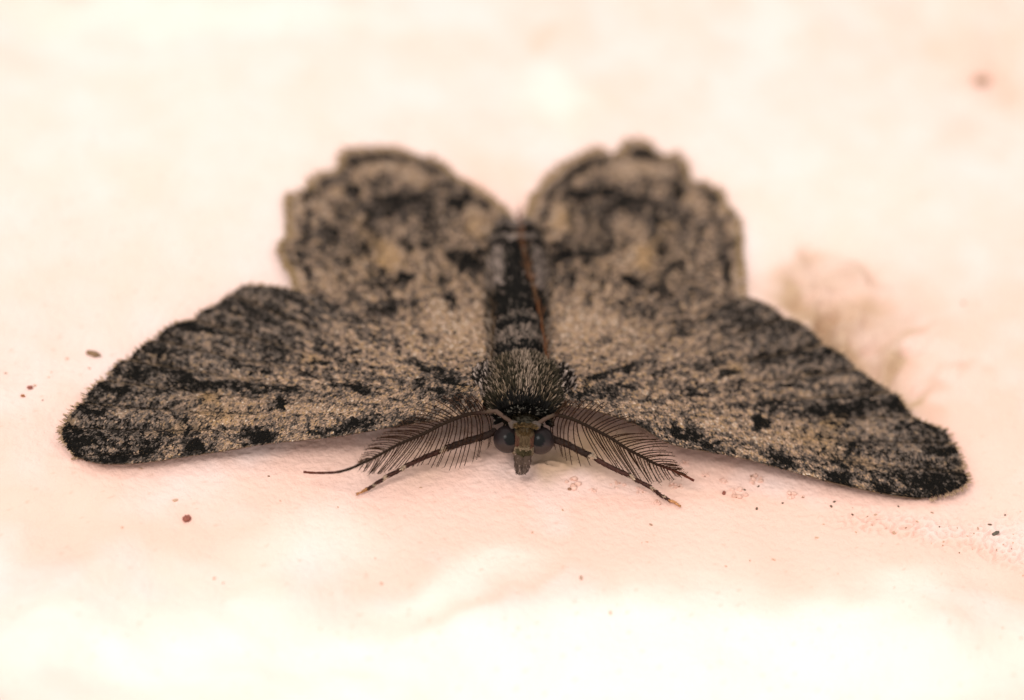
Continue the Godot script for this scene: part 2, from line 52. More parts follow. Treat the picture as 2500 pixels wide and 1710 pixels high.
class Shape:
	var points := PackedVector3Array()
	var tints := PackedColorArray()
	var index := PackedInt32Array()

	func point(p: Vector3, tint := Color.WHITE) -> int:
		points.append(p)
		tints.append(tint)
		return points.size() - 1

	func tri(a: int, b: int, c: int) -> void:
		index.append(a)
		index.append(b)
		index.append(c)

	func tube(path: PackedVector3Array, radii: PackedFloat32Array, sides: int, colors: PackedColorArray, flat := 1.0) -> void:
		var n := path.size()
		var u := Vector3.UP
		var first := points.size()
		for k in n:
			var t := (path[mini(k + 1, n - 1)] - path[maxi(k - 1, 0)]).normalized()
			u = u - t * u.dot(t)
			if u.length() < 0.05:
				u = t.cross(Vector3(0.3, 0.1, 1.0))
			u = u.normalized()
			var w := t.cross(u)
			for j in sides:
				var a := TAU * j / sides
				point(path[k] + (u * cos(a) * flat + w * sin(a)) * radii[k], colors[k])
		for k in n - 1:
			for j in sides:
				var a := first + k * sides + j
				var b := first + k * sides + (j + 1) % sides
				tri(a, a + sides, b)
				tri(b, a + sides, b + sides)
		for side in 2:
			var k := 0 if side == 0 else n - 1
			var tip := point(path[k], colors[k])
			for j in sides:
				var a := first + k * sides + j
				var b := first + k * sides + (j + 1) % sides
				if side == 0:
					tri(tip, a, b)
				else:
					tri(tip, b, a)

	func ball(at: Vector3, r: Vector3, rings: int, around: int, color_of: Callable, lump := 0.0, noise: FastNoiseLite = null) -> void:
		var first := points.size()
		for k in rings + 1:
			var up := PI * k / rings
			for j in around:
				var a := TAU * j / around
				var d := Vector3(sin(up) * cos(a), cos(up), sin(up) * sin(a))
				var grow := 1.0
				if noise:
					grow += lump * noise.get_noise_3d(d.x * 6.0 + at.x * 31.0, d.y * 6.0 + at.z * 17.0, d.z * 6.0)
				point(at + d * r * grow, color_of.call(d))
		for k in rings:
			for j in around:
				var a := first + k * around + j
				var b := first + k * around + (j + 1) % around
				tri(a, a + around, b)
				tri(b, a + around, b + around)

	func mesh(scale := 0.001) -> ArrayMesh:
		var normals := PackedVector3Array()
		normals.resize(points.size())
		for t in range(0, index.size(), 3):
			var a := points[index[t]]
			var n := (points[index[t + 2]] - a).cross(points[index[t + 1]] - a)
			for k in 3:
				normals[index[t + k]] += n
		for k in normals.size():
			normals[k] = normals[k].normalized() if normals[k].length_squared() > 0.0 else Vector3.UP
		var placed := PackedVector3Array()
		placed.resize(points.size())
		for k in points.size():
			placed[k] = points[k] * scale
		var arrays := []
		arrays.resize(Mesh.ARRAY_MAX)
		arrays[Mesh.ARRAY_VERTEX] = placed
		arrays[Mesh.ARRAY_NORMAL] = normals
		arrays[Mesh.ARRAY_COLOR] = tints
		arrays[Mesh.ARRAY_INDEX] = index
		var m := ArrayMesh.new()
		m.add_surface_from_arrays(Mesh.PRIMITIVE_TRIANGLES, arrays)
		return m


class Scatter:
	var places: Array[Transform3D] = []
	var tints := PackedColorArray()

	func add(at: Vector3, along: Vector3, face: Vector3, long: float, wide: float, tint: Color) -> void:
		var y := along.normalized()
		var x := y.cross(face)
		x = x.normalized() if x.length() > 0.001 else Vector3.RIGHT
		var z := x.cross(y)
		places.append(Transform3D(Basis(x * wide * 0.001, y * long * 0.001, z * wide * 0.001), at * 0.001))
		tints.append(tint)


func add_mesh(called: String, m: Mesh, material: Material, parent: Node3D = null) -> MeshInstance3D:
	var o := MeshInstance3D.new()
	o.name = called
	o.mesh = m
	o.material_override = material
	(parent if parent else self as Node3D).add_child(o, true)
	return o


func add_scatter(called: String, s: Scatter, m: Mesh, material: Material, parent: Node3D) -> MultiMeshInstance3D:
	var many := MultiMesh.new()
	many.transform_format = MultiMesh.TRANSFORM_3D
	many.use_colors = true
	many.mesh = m
	many.instance_count = s.places.size()
	for k in s.places.size():
		many.set_instance_transform(k, s.places[k])
		many.set_instance_color(k, s.tints[k])
	var o := MultiMeshInstance3D.new()
	o.name = called
	o.multimesh = many
	o.material_override = material
	o.set_meta("kind", "stuff")
	parent.add_child(o, true)
	return o


func tag(o: Node, label: String, category: String, group := "", kind := "") -> void:
	if label:
		o.set_meta("label", label)
	if category:
		o.set_meta("category", category)
	if group:
		o.set_meta("group", group)
	if kind:
		o.set_meta("kind", kind)


func tinted(roughness: float, specular := 0.5) -> StandardMaterial3D:
	var m := StandardMaterial3D.new()
	m.vertex_color_use_as_albedo = true
	m.roughness = roughness
	m.metallic_specular = specular
	return m


func make_noise(n: FastNoiseLite, number: int, period: float, octaves: int) -> void:
	n.seed = number
	n.noise_type = FastNoiseLite.TYPE_SIMPLEX_SMOOTH
	n.frequency = 1.0 / period
	n.fractal_octaves = octaves


# smooth spots given as [centre, long axis, short axis, weight]
func spots(list: Array, x: float, z: float) -> float:
	var sum := 0.0
	for s in list:
		var dx: float = x - s[0]
		var dz: float = z - s[1]
		var det: float = s[2] * s[5] - s[3] * s[4]
		var a: float = (dx * s[5] - dz * s[4]) / det
		var b: float = (dz * s[2] - dx * s[3]) / det
		var r: float = a * a + b * b
		if r < 4.0:
			sum += s[6] * exp(-pow(r, 1.3) * 0.8)
	return sum


# ---------------------------------------------------------------- plaster

func ground_height(x: float, z: float) -> float:
	var away := smoothstep(0.95, 1.9, Vector2(x / 22.0, (z + 5.5) / 15.5).length())
	var h := soft_noise.get_noise_2d(x, z) * lerpf(0.12, 2.2, away)
	h += mid_noise.get_noise_2d(x * 0.45 + 50.0, z * 0.45) * lerpf(0.05, 0.3, away)
	h += fine_noise.get_noise_2d(x * 0.7, z * 0.7) * 0.018
	# crumbly ridge of the plaster beside and in front of the head
	var ridge := spots(RIDGE, x, z)
	h += ridge * (0.14 + 0.22 * fine_noise.get_noise_2d(x * 1.3 + 9.0, z * 1.3))
	# lumps and a groove in the plaster behind the right forewing
	var rough := spots(STAINS_AND_SHADE, x, z) * smoothstep(2.0, -4.0, z)
	h += rough * (mid_noise.get_noise_2d(x * 0.8, z * 0.8) * 1.1 - 0.25)
	# field of tiny pits near the right tip
	var pitted := spots(PITTED, x, z)
	if pitted > 0.02:
		h -= clampf(pitted, 0.0, 1.0) * smoothstep(0.02, 0.34, pit_noise.get_noise_2d(x, z) + 0.0) * 0.13
	return h


func ground_tint(x: float, z: float) -> Color:
	var wx := x + mid_noise.get_noise_2d(x * 0.3, z * 0.3) * 3.0
	var wz := z + mid_noise.get_noise_2d(x * 0.3 + 70.0, z * 0.3) * 3.0
	var n := soft_noise.get_noise_2d(x * 2.0 + 31.0, z * 2.0)
	var m := mid_noise.get_noise_2d(x * 0.6, z * 0.6 + 12.0)
	var pink := clampf(spots(PINK_PATCHES, wx, wz) * 0.95 + 0.32 + n * 0.5 + m * 0.4, 0.0, 1.0)
	var white := clampf(spots(WHITE_PATCHES, (wx + x) * 0.5, (wz + z) * 0.5) * 0.9 + n * 0.16 + m * 0.06, 0.0, 1.0)
	var c := Color(0.80, 0.63, 0.585).lerp(Color(0.80, 0.51, 0.42), pink)
	c = c.lerp(Color(0.86, 0.75, 0.68), white)
	var stain_and_shade := clampf(spots(STAINS_AND_SHADE, wx * 0.7 + x * 0.3, wz * 0.7 + z * 0.3) * (0.9 + m * 0.5), 0.0, 1.0)
	c = c.lerp(Color(0.44, 0.29, 0.17), stain_and_shade * 0.85)  # wing shade goes into the plaster colour here along with the stains
	var speck := fine_noise.get_noise_2d(x * 0.9 + 200.0, z * 0.9)
	if speck > 0.62:
		c = c.lerp(Color(0.6, 0.36, 0.27), smoothstep(0.62, 0.72, speck) * 0.4)
	return c


func axis(low: float, high: float, near_low: float, near_high: float, fine_low: float, fine_high: float) -> PackedFloat32Array:
	var a := PackedFloat32Array()
	var p := low
	while p < high:
		a.append(p)
		if p >= fine_low and p < fine_high:
			p += 0.075
		elif p >= near_low and p < near_high:
			p += 0.15
		elif p < near_low:
			p = minf(near_low, p + maxf(0.15, (near_low - p) * 0.12))
		else:
			p += maxf(0.15, (p - near_high) * 0.12)
	a.append(high)
	return a


func build_ground() -> void:
	var xs := axis(-120.0, 120.0, -28.0, 26.0, 13.0, 23.5)
	var zs := axis(-150.0, 110.0, -31.0, 24.0, 2.0, 11.5)
	var s := Shape.new()
	var nx := xs.size()
	for z in zs:
		for x in xs:
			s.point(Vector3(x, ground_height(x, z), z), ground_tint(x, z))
	for j in zs.size() - 1:
		for i in nx - 1:
			var a := j * nx + i
			s.tri(a, a + 1, a + nx)
			s.tri(a + 1, a + nx + 1, a + nx)
	var m := tinted(0.9, 0.3)
	var grain := NoiseTexture2D.new()
	var n := FastNoiseLite.new()
	n.seed = 77
	n.frequency = 0.03
	n.fractal_octaves = 4
	grain.noise = n
	grain.width = 512
	grain.height = 512
	grain.seamless = true
	m.heightmap_enabled = true
	m.heightmap_texture = grain
	m.heightmap_scale = 0.005
	m.uv1_triplanar = true
	m.uv1_world_triplanar = true
	m.uv1_scale = Vector3.ONE * 140.0
	var o := add_mesh("ground", s.mesh(), m)
	tag(o, "pale pink and cream whitewashed plaster surface under the moth", "ground", "", "structure")


func lumpy(called: String, at: Vector2, r: Vector3, turn: float, tint: Color, dark: Color, number: int, sunk := 0.35, lump := 0.5) -> MeshInstance3D:
	var s := Shape.new()
	s.ball(Vector3(number * 3.7, 0, 0), r, 10, 14, func(d: Vector3) -> Color: return tint.lerp(dark, clampf(0.5 + mid_noise.get_noise_3d(d.x * 3.0 + number, d.y * 3.0, d.z * 3.0), 0.0, 1.0)), lump, mid_noise)
	for k in s.points.size():
		s.points[k] -= Vector3(number * 3.7, 0, 0)
	var o := add_mesh(called, s.mesh(), grit_material)
	o.position = Vector3(at.x, ground_height(at.x, at.y) + r.y * (1.0 - 2.0 * sunk), at.y) * MM
	o.rotation.y = turn
	return o


const GRIT_LABELS := [
	"tiny dark grain just behind the long grey sliver by the right frame edge",
	"tiny dark grain nearest the right frame edge, beyond the right wing tip",
	"dark grain in front of the right forewing, alone where the wing darkens",
	"upper of two close dark grains before the right forewing's front edge",
	"lower of two close dark grains before the right forewing's front edge",
	"dark grain between the pair of close grains and the right foreleg",
	"dark grain farthest forward beyond the claw of the right foreleg",
	"dark grain close beside the dark red grain near the right antenna tip",
	"dark grain touching a pink crumb under the right forewing's front edge",
	"thin dark grain close in front of the right forewing tip",
	"tiny grain on the pitted plaster in front of the right forewing tip",
	"tiny dark grain behind the left wing tip, nearest to the wing",
	"tiny dark grain by the left frame edge, highest of the grains there",
]
const CRUMB_LABELS := [
	"low pink plaster crumb, farthest from the head along the right forewing",
	"pink plaster crumb beside the dark red grain past the right antenna tip",
	"pink plaster crumb closest under the right forewing's front edge",
	"largest pink plaster crumb, alone in front of the right eye",
	"pink plaster crumb between the snout and the right foreleg's cream joint",
	"small pink plaster crumb just above the tip of the right antenna",
	"small pink plaster crumb just right of the right antenna tip",
	"pink plaster crumb between the right antenna tip and the foreleg claw",
	"pink plaster crumb against the inner side of the right foreleg",
	"pink plaster crumb in front of the last bands of the right foreleg",
	"small pink plaster crumb next to the largest crumb before the head",
	"small pink plaster crumb between antenna tip and the dark red grain",
]


func build_grit() -> void:
	var brown := Color(0.16, 0.10, 0.06)
	var labels := ["small dark red grain on the plaster beside the left forewing's outer edge", "dark red brown grain lying alone on the plaster in front of the left forewing", "tiny dark red grain among pink crumbs beside the tip of the right antenna"]
	for k in 3:
		var g = GRIT_RED[k]
		var o := lumpy("red_grain", Vector2(g[0], g[1]), Vector3(g[2] * g[3], g[2] * 0.8, g[2]) * 0.8, k * 0.8, Color(0.32, 0.11, 0.08), Color(0.20, 0.07, 0.05), k + 1)
		tag(o, labels[k], "grain")
	var singles := ["elongated brown dirt grain behind the outer edge of the left forewing", "large blurred brown grain in a pink patch, highest in the photo", "long grey dirt sliver on the pitted plaster beyond the right forewing tip", "tiny orange brown grain, leftmost of the grains by the left forewing"]
	var tones := [Color(0.30, 0.19, 0.11), Color(0.50, 0.32, 0.21), Color(0.18, 0.15, 0.12), Color(0.42, 0.16, 0.06)]
	for k in 4:
		var g = SINGLES[k]
		var o := lumpy("dirt_grain", Vector2(g[0], g[1]), Vector3(g[2] * g[3], g[2] * 0.8, g[2] * 0.8) * 0.8, [-0.25, 0.3, 0.7, 0.0][k], tones[k], tones[k] * 0.5, k + 11)
		tag(o, singles[k], "grain")
	for k in GRIT.size():
		var g = GRIT[k]
		var o := lumpy("grit_grain", Vector2(g[0], g[1]), Vector3(g[2] * g[3], g[2] * 0.6, g[2] * 0.8) * 0.5, k * 1.3, brown, Color(0.10, 0.07, 0.05), k + 21)
		tag(o, GRIT_LABELS[k], "grain", "tiny dark grit grains scattered on the plaster")
	# fine dust and grit within the pitted patches
	var dust := Scatter.new()
	for k in 9000:
		var x := rng.randf_range(-24.0, 24.0)
		var z := rng.randf_range(-8.0, 14.0)
		if rng.randf() > clampf(spots(PITTED, x, z), 0.0, 1.0) * 0.25 + 0.006:
			continue
		var r := rng.randf_range(0.02, 0.055) * (1.6 if rng.randf() < 0.08 else 1.0)
		dust.add(Vector3(x, ground_height(x, z), z), Vector3(rng.randfn(), 0.2, rng.randfn()), Vector3.UP, r * rng.randf_range(1.0, 2.2), r, Color(0.56, 0.36, 0.25).lerp(Color(0.20, 0.12, 0.075), rng.randf() * rng.randf()))
	var lump := Shape.new()
	lump.ball(Vector3.ZERO, Vector3.ONE, 4, 6, func(d: Vector3) -> Color: return Color.WHITE, 0.6, mid_noise)
	var layer := add_scatter("dust", dust, lump.mesh(1.0), grit_material, self)
	tag(layer, "fine tan and brown dust specks strewn over the plaster", "dust")
	for k in CRUMBS.size():
		var g = CRUMBS[k]
		var s := Shape.new()
		for j in 9:
			var a := rng.randf() * TAU
			var far: float = sqrt(rng.randf()) * g[2] * 0.75
			var r: float = g[2] * rng.randf_range(0.14, 0.32)
			var tint := Color(0.78, 0.50, 0.41).lerp(Color(0.55, 0.31, 0.23), rng.randf() * rng.randf())
			if j == 8:
				tint = Color(0.32, 0.17, 0.11)
				r *= 0.6
			s.ball(Vector3(cos(a) * far * g[3], r * 0.1, sin(a) * far), Vector3(r, r * 0.7, r), 7, 9, func(d: Vector3) -> Color: return tint, 0.6, mid_noise)
		var o := add_mesh("plaster_crumb", s.mesh(), grit_material)
		o.position = Vector3(g[0], ground_height(g[0], g[1]), g[1]) * MM
		tag(o, CRUMB_LABELS[k], "crumb", "pink plaster crumbs by the right antenna")


# ---------------------------------------------------------------- wings

func fore_height(x: float, z: float) -> float:
	return 0.28 + 2.6 * pow(maxf(0.0, 1.0 - Vector2(x, 1.1 * (z + 1.0)).length() / 20.5), 1.85)


func hind_height(x: float, z: float) -> float:
	return 0.16 + 2.3 * pow(maxf(0.0, 1.0 - Vector2(x, z + 2.0).length() / 17.5), 1.6)


class Wing:
	var fore := true
	var side := -1.0
	var outline: PackedVector2Array
	var rim: PackedVector2Array
	var edge: PackedVector2Array
	var marks: PackedVector2Array
	var ref_marks: PackedVector2Array
	var inset: PackedVector2Array

	func canon(p: Vector2) -> Vector2:
		var a := marks[1] - marks[0]
		var b := marks[2] - marks[0]
		var d := p - marks[0]
		var det := a.x * b.y - a.y * b.x
		return Vector2((d.x * b.y - d.y * b.x) / det, (a.x * d.y - a.y * d.x) / det)

	func ref(p: Vector2) -> Vector2:
		var c := canon(p)
		return ref_marks[0] + (ref_marks[1] - ref_marks[0]) * c.x + (ref_marks[2] - ref_marks[0]) * c.y


func wing_height(w: Wing, x: float, z: float) -> float:
	var h := fore_height(x, z) if w.fore else hind_height(x, z)
	var c := w.canon(Vector2(x, z))
	# shallow folds between the veins, strongest towards the outer margin
	var out := smoothstep(0.35, 1.0, c.x + c.y)
	return h + out * (0.36 if w.fore else 0.24) * (pillow(w, c) - 0.6)


# 0 in the creases along the veins, 1 on the lobes between them
func pillow(w: Wing, c: Vector2) -> float:
	return sqrt(absf(sin(atan2(c.y + 0.15, c.x + 0.1) * (16.3 if w.fore else 11.0))))


func curve_through(raw: PackedVector2Array, closed: bool, step: float) -> PackedVector2Array:
	var out := PackedVector2Array()
	var n := raw.size()
	for k in (n if closed else n - 1):
		var a := raw[posmod(k - 1, n)] if closed else raw[maxi(k - 1, 0)]
		var b := raw[k]
		var c := raw[(k + 1) % n]
		var d := raw[(k + 2) % n] if closed else raw[mini(k + 2, n - 1)]
		var pieces := maxi(1, int(b.distance_to(c) / step))
		for j in pieces:
			out.append(b.cubic_interpolate(c, a, d, float(j) / pieces))
	if not closed:
		out.append(raw[n - 1])
	return out


# where a line of constant z crosses the outline, from low x to high x
func crossings(rim: PackedVector2Array, z: float) -> PackedFloat32Array:
	var xs := PackedFloat32Array()
	for k in rim.size():
		var a := rim[k]
		var b := rim[(k + 1) % rim.size()]
		if (a.y > z) != (b.y > z):
			xs.append(a.x + (z - a.y) / (b.y - a.y) * (b.x - a.x))
	xs.sort()
	return xs


func inside(xs: PackedFloat32Array, x: float) -> bool:
	var n := 0
	for c in xs:
		if c < x:
			n += 1
	return n % 2 == 1


func wing_look(w: Wing, p: Vector2, to_margin: float) -> Color:
	var r := w.ref(p)
	var c := w.canon(p)
	var wx := r.x + fine_noise.get_noise_2d(p.x * 0.45, p.y * 0.45) * 0.35
	var wz := r.y + fine_noise.get_noise_2d(p.x * 0.45 + 40.0, p.y * 0.45) * 0.35
	var n1 := fine_noise.get_noise_2d(p.x * 1.25, p.y * 1.25)
	var n2 := mid_noise.get_noise_2d(p.x * 3.4, p.y * 3.4)
	var n3 := mid_noise.get_noise_2d(p.x * 0.7 + 90.0, p.y * 0.7)
	var dark := 0.0
	var gold := 0.0
	var out := c.x + c.y
	var n4 := mid_noise.get_noise_2d(p.x * 6.0 + 17.0, p.y * 6.0 + 5.0)
	if w.fore:
		dark = lerpf(0.40, 0.60, smoothstep(0.58, 0.9, out)) + spots(FORE_BLOBS, wx, wz) * 0.8
		gold = spots(FORE_YELLOW, wx, wz)
		# dusky strip along the front edge
		dark += 0.14 * smoothstep(0.08, 0.0, c.y + 0.02) * smoothstep(0.1, 0.3, c.x)
		dark += 0.7 * smoothstep(0.5, 0.2, pillow(w, c)) * smoothstep(0.80, 0.9, out)
		dark += 0.15 * exp(-pow((to_margin - 0.15) / 0.14, 2.0))
	else:
		dark = 0.40 + spots(HIND_BLOBS, wx, wz) * 0.95
		gold = spots(HIND_YELLOW, wx, wz)
		# wavy cross lines that follow the scalloped margin
		var wave := 0.28 * sin(atan2(c.y + 0.15, c.x + 0.1) * 22.0) + n3 * 0.5
		dark += 0.34 * exp(-pow((to_margin - 0.62 - wave * 0.35) / 0.14, 2.0)) - 0.38 * smoothstep(0.42, 0.2, to_margin) - 0.18 * exp(-pow((to_margin - 1.15) / 0.5, 2.0))
		dark += 0.22 * exp(-pow((to_margin - 2.0 + wave) / 0.28, 2.0)) + 0.30 * exp(-pow((to_margin - 3.5 - wave) / 0.42, 2.0))
	# streaks that run out from the wing root
	var ray := p - w.marks[0]
	var streak := mid_noise.get_noise_2d(ray.angle() * 34.0, ray.length() * 0.55) * smoothstep(1.0, 5.0, ray.length())
	dark += n1 * 0.30 + n2 * 0.30 + n4 * (0.42 if w.fore else 0.56) + n3 * 0.16 + streak * (0.34 if w.fore else 0.2)
	dark = dark * 0.92 + 0.06
	return Color(clampf(dark, 0.0, 1.3), smoothstep(0.6, 0.92, out), 0.0, clampf(gold, 0.0, 1.0))


func scale_tint(look: Color, fore: bool) -> Color:
	var c: Color
	var v := look.r + rng.randfn() * 0.17
	if v > 0.84:
		c = Color(0.009, 0.008, 0.007)
	elif v > 0.64:
		c = Color(0.040, 0.032, 0.027)
	elif v > 0.44:
		c = Color(0.115, 0.086, 0.070)
	elif v > 0.26:
		c = Color(0.235, 0.158, 0.112)
	elif v > -0.12:
		c = Color(0.385, 0.252, 0.172) if rng.randf() < 0.6 else Color(0.33, 0.205, 0.11)
	else:
		c = Color(0.52, 0.40, 0.31)
	c = c * rng.randf_range(0.7, 1.2)
	if v < 0.64:
		c = c.lerp(Color(0.42, 0.235, 0.08), look.a * (0.5 if fore else 0.4))
		c = c.lerp(Color(0.12, 0.098, 0.085), look.g * (0.35 if fore else 0.12))
	if not fore:
		c = c * 0.88
	c.a = 1.0
	return c


func build_wing(moth: Node3D, called: String, fore: bool, side: float, outline: PackedVector2Array, marks: PackedVector2Array, ref_marks: PackedVector2Array, first: int, last: int, label: String) -> MeshInstance3D:
	var w := Wing.new()
	w.fore = fore
	w.side = side
	w.marks = marks
	w.ref_marks = ref_marks
	# the traced outline includes the fringe: the membrane ends a little inside it along the outer margin
	var centre := Vector2.ZERO
	for p in outline:
		centre += p / outline.size()
	var body := outline.duplicate()
	for k in range(first, last + 1):
		var along := (outline[k + 1] - outline[k - 1]).normalized()
		var inward := Vector2(-along.y, along.x)
		if inward.dot(centre - outline[k]) < 0.0:
			inward = -inward
		body[k] = outline[k] + inward * (0.32 if fore else 0.36) * minf(1.0, minf(k - first + 1, last - k + 1) / 2.0)
	var rim := curve_through(body, true, 0.3)
	var margin := curve_through(body.slice(first, last + 1), false, 0.25)
	var outer := curve_through(outline.slice(first, last + 1), false, 0.25)
	# membrane: a thin closed sheet, its top and underside joined along the rim
	var flat := rim.duplicate()
	var low := rim[0]
	var high := rim[0]
	for p in rim:
		low = low.min(p)
		high = high.max(p)
	var z := low.y
	while z < high.y:
		var x := low.x
		var cuts := crossings(rim, z)
		while x < high.x:
			var p := Vector2(x + rng.randf_range(-0.05, 0.05), z + rng.randf_range(-0.03, 0.03))
			if inside(cuts, p.x - 0.1) and inside(cuts, p.x + 0.1):
				flat.append(p)
			x += 0.22
		z += 0.22
	var net := Geometry2D.triangulate_delaunay(flat)
	var s := Shape.new()
	for layer in 2:
		for p in flat:
			var c := Color(0.15, 0.105, 0.07)
			s.point(Vector3(p.x, wing_height(w, p.x, p.y) - 0.03 - 0.07 * layer, p.y), c)
	var n := flat.size()
	for t in range(0, net.size(), 3):
		var a := net[t]
		var b := net[t + 1]
		var c := net[t + 2]
		var mid := (flat[a] + flat[b] + flat[c]) / 3.0
		if not inside(crossings(rim, mid.y), mid.x):
			continue
		if (flat[b] - flat[a]).cross(flat[c] - flat[a]) < 0.0:
			var swap := b
			b = c
			c = swap
		s.tri(a, b, c)
		s.tri(n + a, n + c, n + b)
	for k in rim.size():
		var k2 := (k + 1) % rim.size()
		s.tri(k, n + k, k2)
		s.tri(k2, n + k, n + k2)
	var wing := add_mesh(called, s.mesh(), tinted(0.85, 0.2), moth)
	if label:
		wing.set_meta("label", label)
	# scales laid like shingles from the root outwards
	var coat := Scatter.new()
	var root := marks[0]
	z = low.y
	var row := 0
	while z < high.y:
		var x := low.x + (0.029 if row % 2 else 0.0)
		var cuts := crossings(rim, z)
		while x < high.x:
			var p := Vector2(x + rng.randf_range(-0.04, 0.04), z + rng.randf_range(-0.04, 0.04))
			x += 0.058
			if not inside(cuts, p.x):
				continue
			var near := 9.0
			for k in range(first, last):
				near = minf(near, p.distance_to(Geometry2D.get_closest_point_to_segment(p, body[k], body[k + 1])))
			var look := wing_look(w, p, near)
			var h := wing_height(w, p.x, p.y)
			var up := Vector3(h - wing_height(w, p.x + 0.15, p.y), 0.15, h - wing_height(w, p.x, p.y + 0.15)).normalized()
			var d := (p - root).normalized()
			if fore:
				d = d.lerp(Vector2(side * 0.35, 1.0), 0.75 * smoothstep(0.42, 0.1, w.canon(p).y)).normalized()
			d = d.rotated(rng.randf_range(-0.4, 0.4))
			var along := Vector3(d.x, 0, d.y)
			along = (along - up * along.dot(up)).normalized()
			along = (along + up * rng.randf_range(0.04, 0.26)).normalized()
			coat.add(Vector3(p.x, h + 0.015, p.y), along, up + Vector3(rng.randf_range(-0.2, 0.2), 0, rng.randf_range(-0.2, 0.2)), rng.randf_range(0.10, 0.165), rng.randf_range(0.055, 0.085), scale_tint(look, fore))
		z += 0.058
		row += 1
	add_scatter("wing_scales", coat, scale_mesh, scale_material, wing)
	# fringe of long narrow scales along the outer margin
	var fringe := Scatter.new()
	for k in margin.size():
		var a := margin[k]
		var b := outer[clampi(int(float(k) / (margin.size() - 1) * (outer.size() - 1)), 0, outer.size() - 1)]
		var pick := b
		for j in outer.size():
			if outer[j].distance_squared_to(a) < pick.distance_squared_to(a):
				pick = outer[j]
		var d := pick - a
		var reach := d.length()
		if reach < 0.05:
			continue
		for j in (18 if fore else 34):
			var p := a + Vector2(rng.randf_range(-0.14, 0.14), rng.randf_range(-0.14, 0.14)) - d * rng.randf_range(0.0, 0.3)
			var h := wing_height(w, p.x, p.y)
			var dir := Vector3(d.x, rng.randf_range(-0.2, 0.12) * reach, d.y).normalized()
			dir = (dir + Vector3(rng.randf_range(-0.3, 0.3), 0, rng.randf_range(-0.3, 0.3))).normalized()
			var tint := Color(0.36, 0.235, 0.145) if rng.randf() < 0.86 else Color(0.10, 0.07, 0.045)
			if not fore:
				tint = tint.lerp(Color(0.27, 0.18, 0.09), 0.75)
			fringe.add(Vector3(p.x, h - 0.02 - rng.randf() * 0.05, p.y), dir, Vector3.UP, reach * (rng.randf_range(0.35, 0.7) if fore else rng.randf_range(0.6, 1.0)) + 0.06, rng.randf_range(0.03, 0.055), tint * rng.randf_range(0.7, 1.2))
	add_scatter("fringe", fringe, scale_mesh, scale_material, wing)
	return wing


# ---------------------------------------------------------------- body

func hair_mesh(base: Color, tip: Color, club: float) -> ArrayMesh:
	var s := Shape.new()
	s.tube(PackedVector3Array([Vector3.ZERO, Vector3(0, 0.55, 0.25), Vector3(0, 0.86, 0.2), Vector3(0, 1.0, 0.1)]), PackedFloat32Array([0.3, 0.38, 0.5 * club, 0.12]), 4, PackedColorArray([base, base.lerp(tip, 0.45), tip, tip]))
	return s.mesh(1.0)


func one_color(c: Color, n: int) -> PackedColorArray:
	var a := PackedColorArray()
	a.resize(n)
	a.fill(c)
	return a


func taper(a: float, b: float, n: int) -> PackedFloat32Array:
	var r := PackedFloat32Array()
	for k in n:
		r.append(lerpf(a, b, float(k) / maxi(1, n - 1)))
	return r


func along_path(path: PackedVector3Array, t: float) -> Vector3:
	var f := clampf(t, 0.0, 1.0) * (path.size() - 1)
	var k := mini(int(f), path.size() - 2)
	var a := path[maxi(k - 1, 0)]
	var d := path[mini(k + 2, path.size() - 1)]
	return path[k].cubic_interpolate(path[k + 1], a, d, f - k)


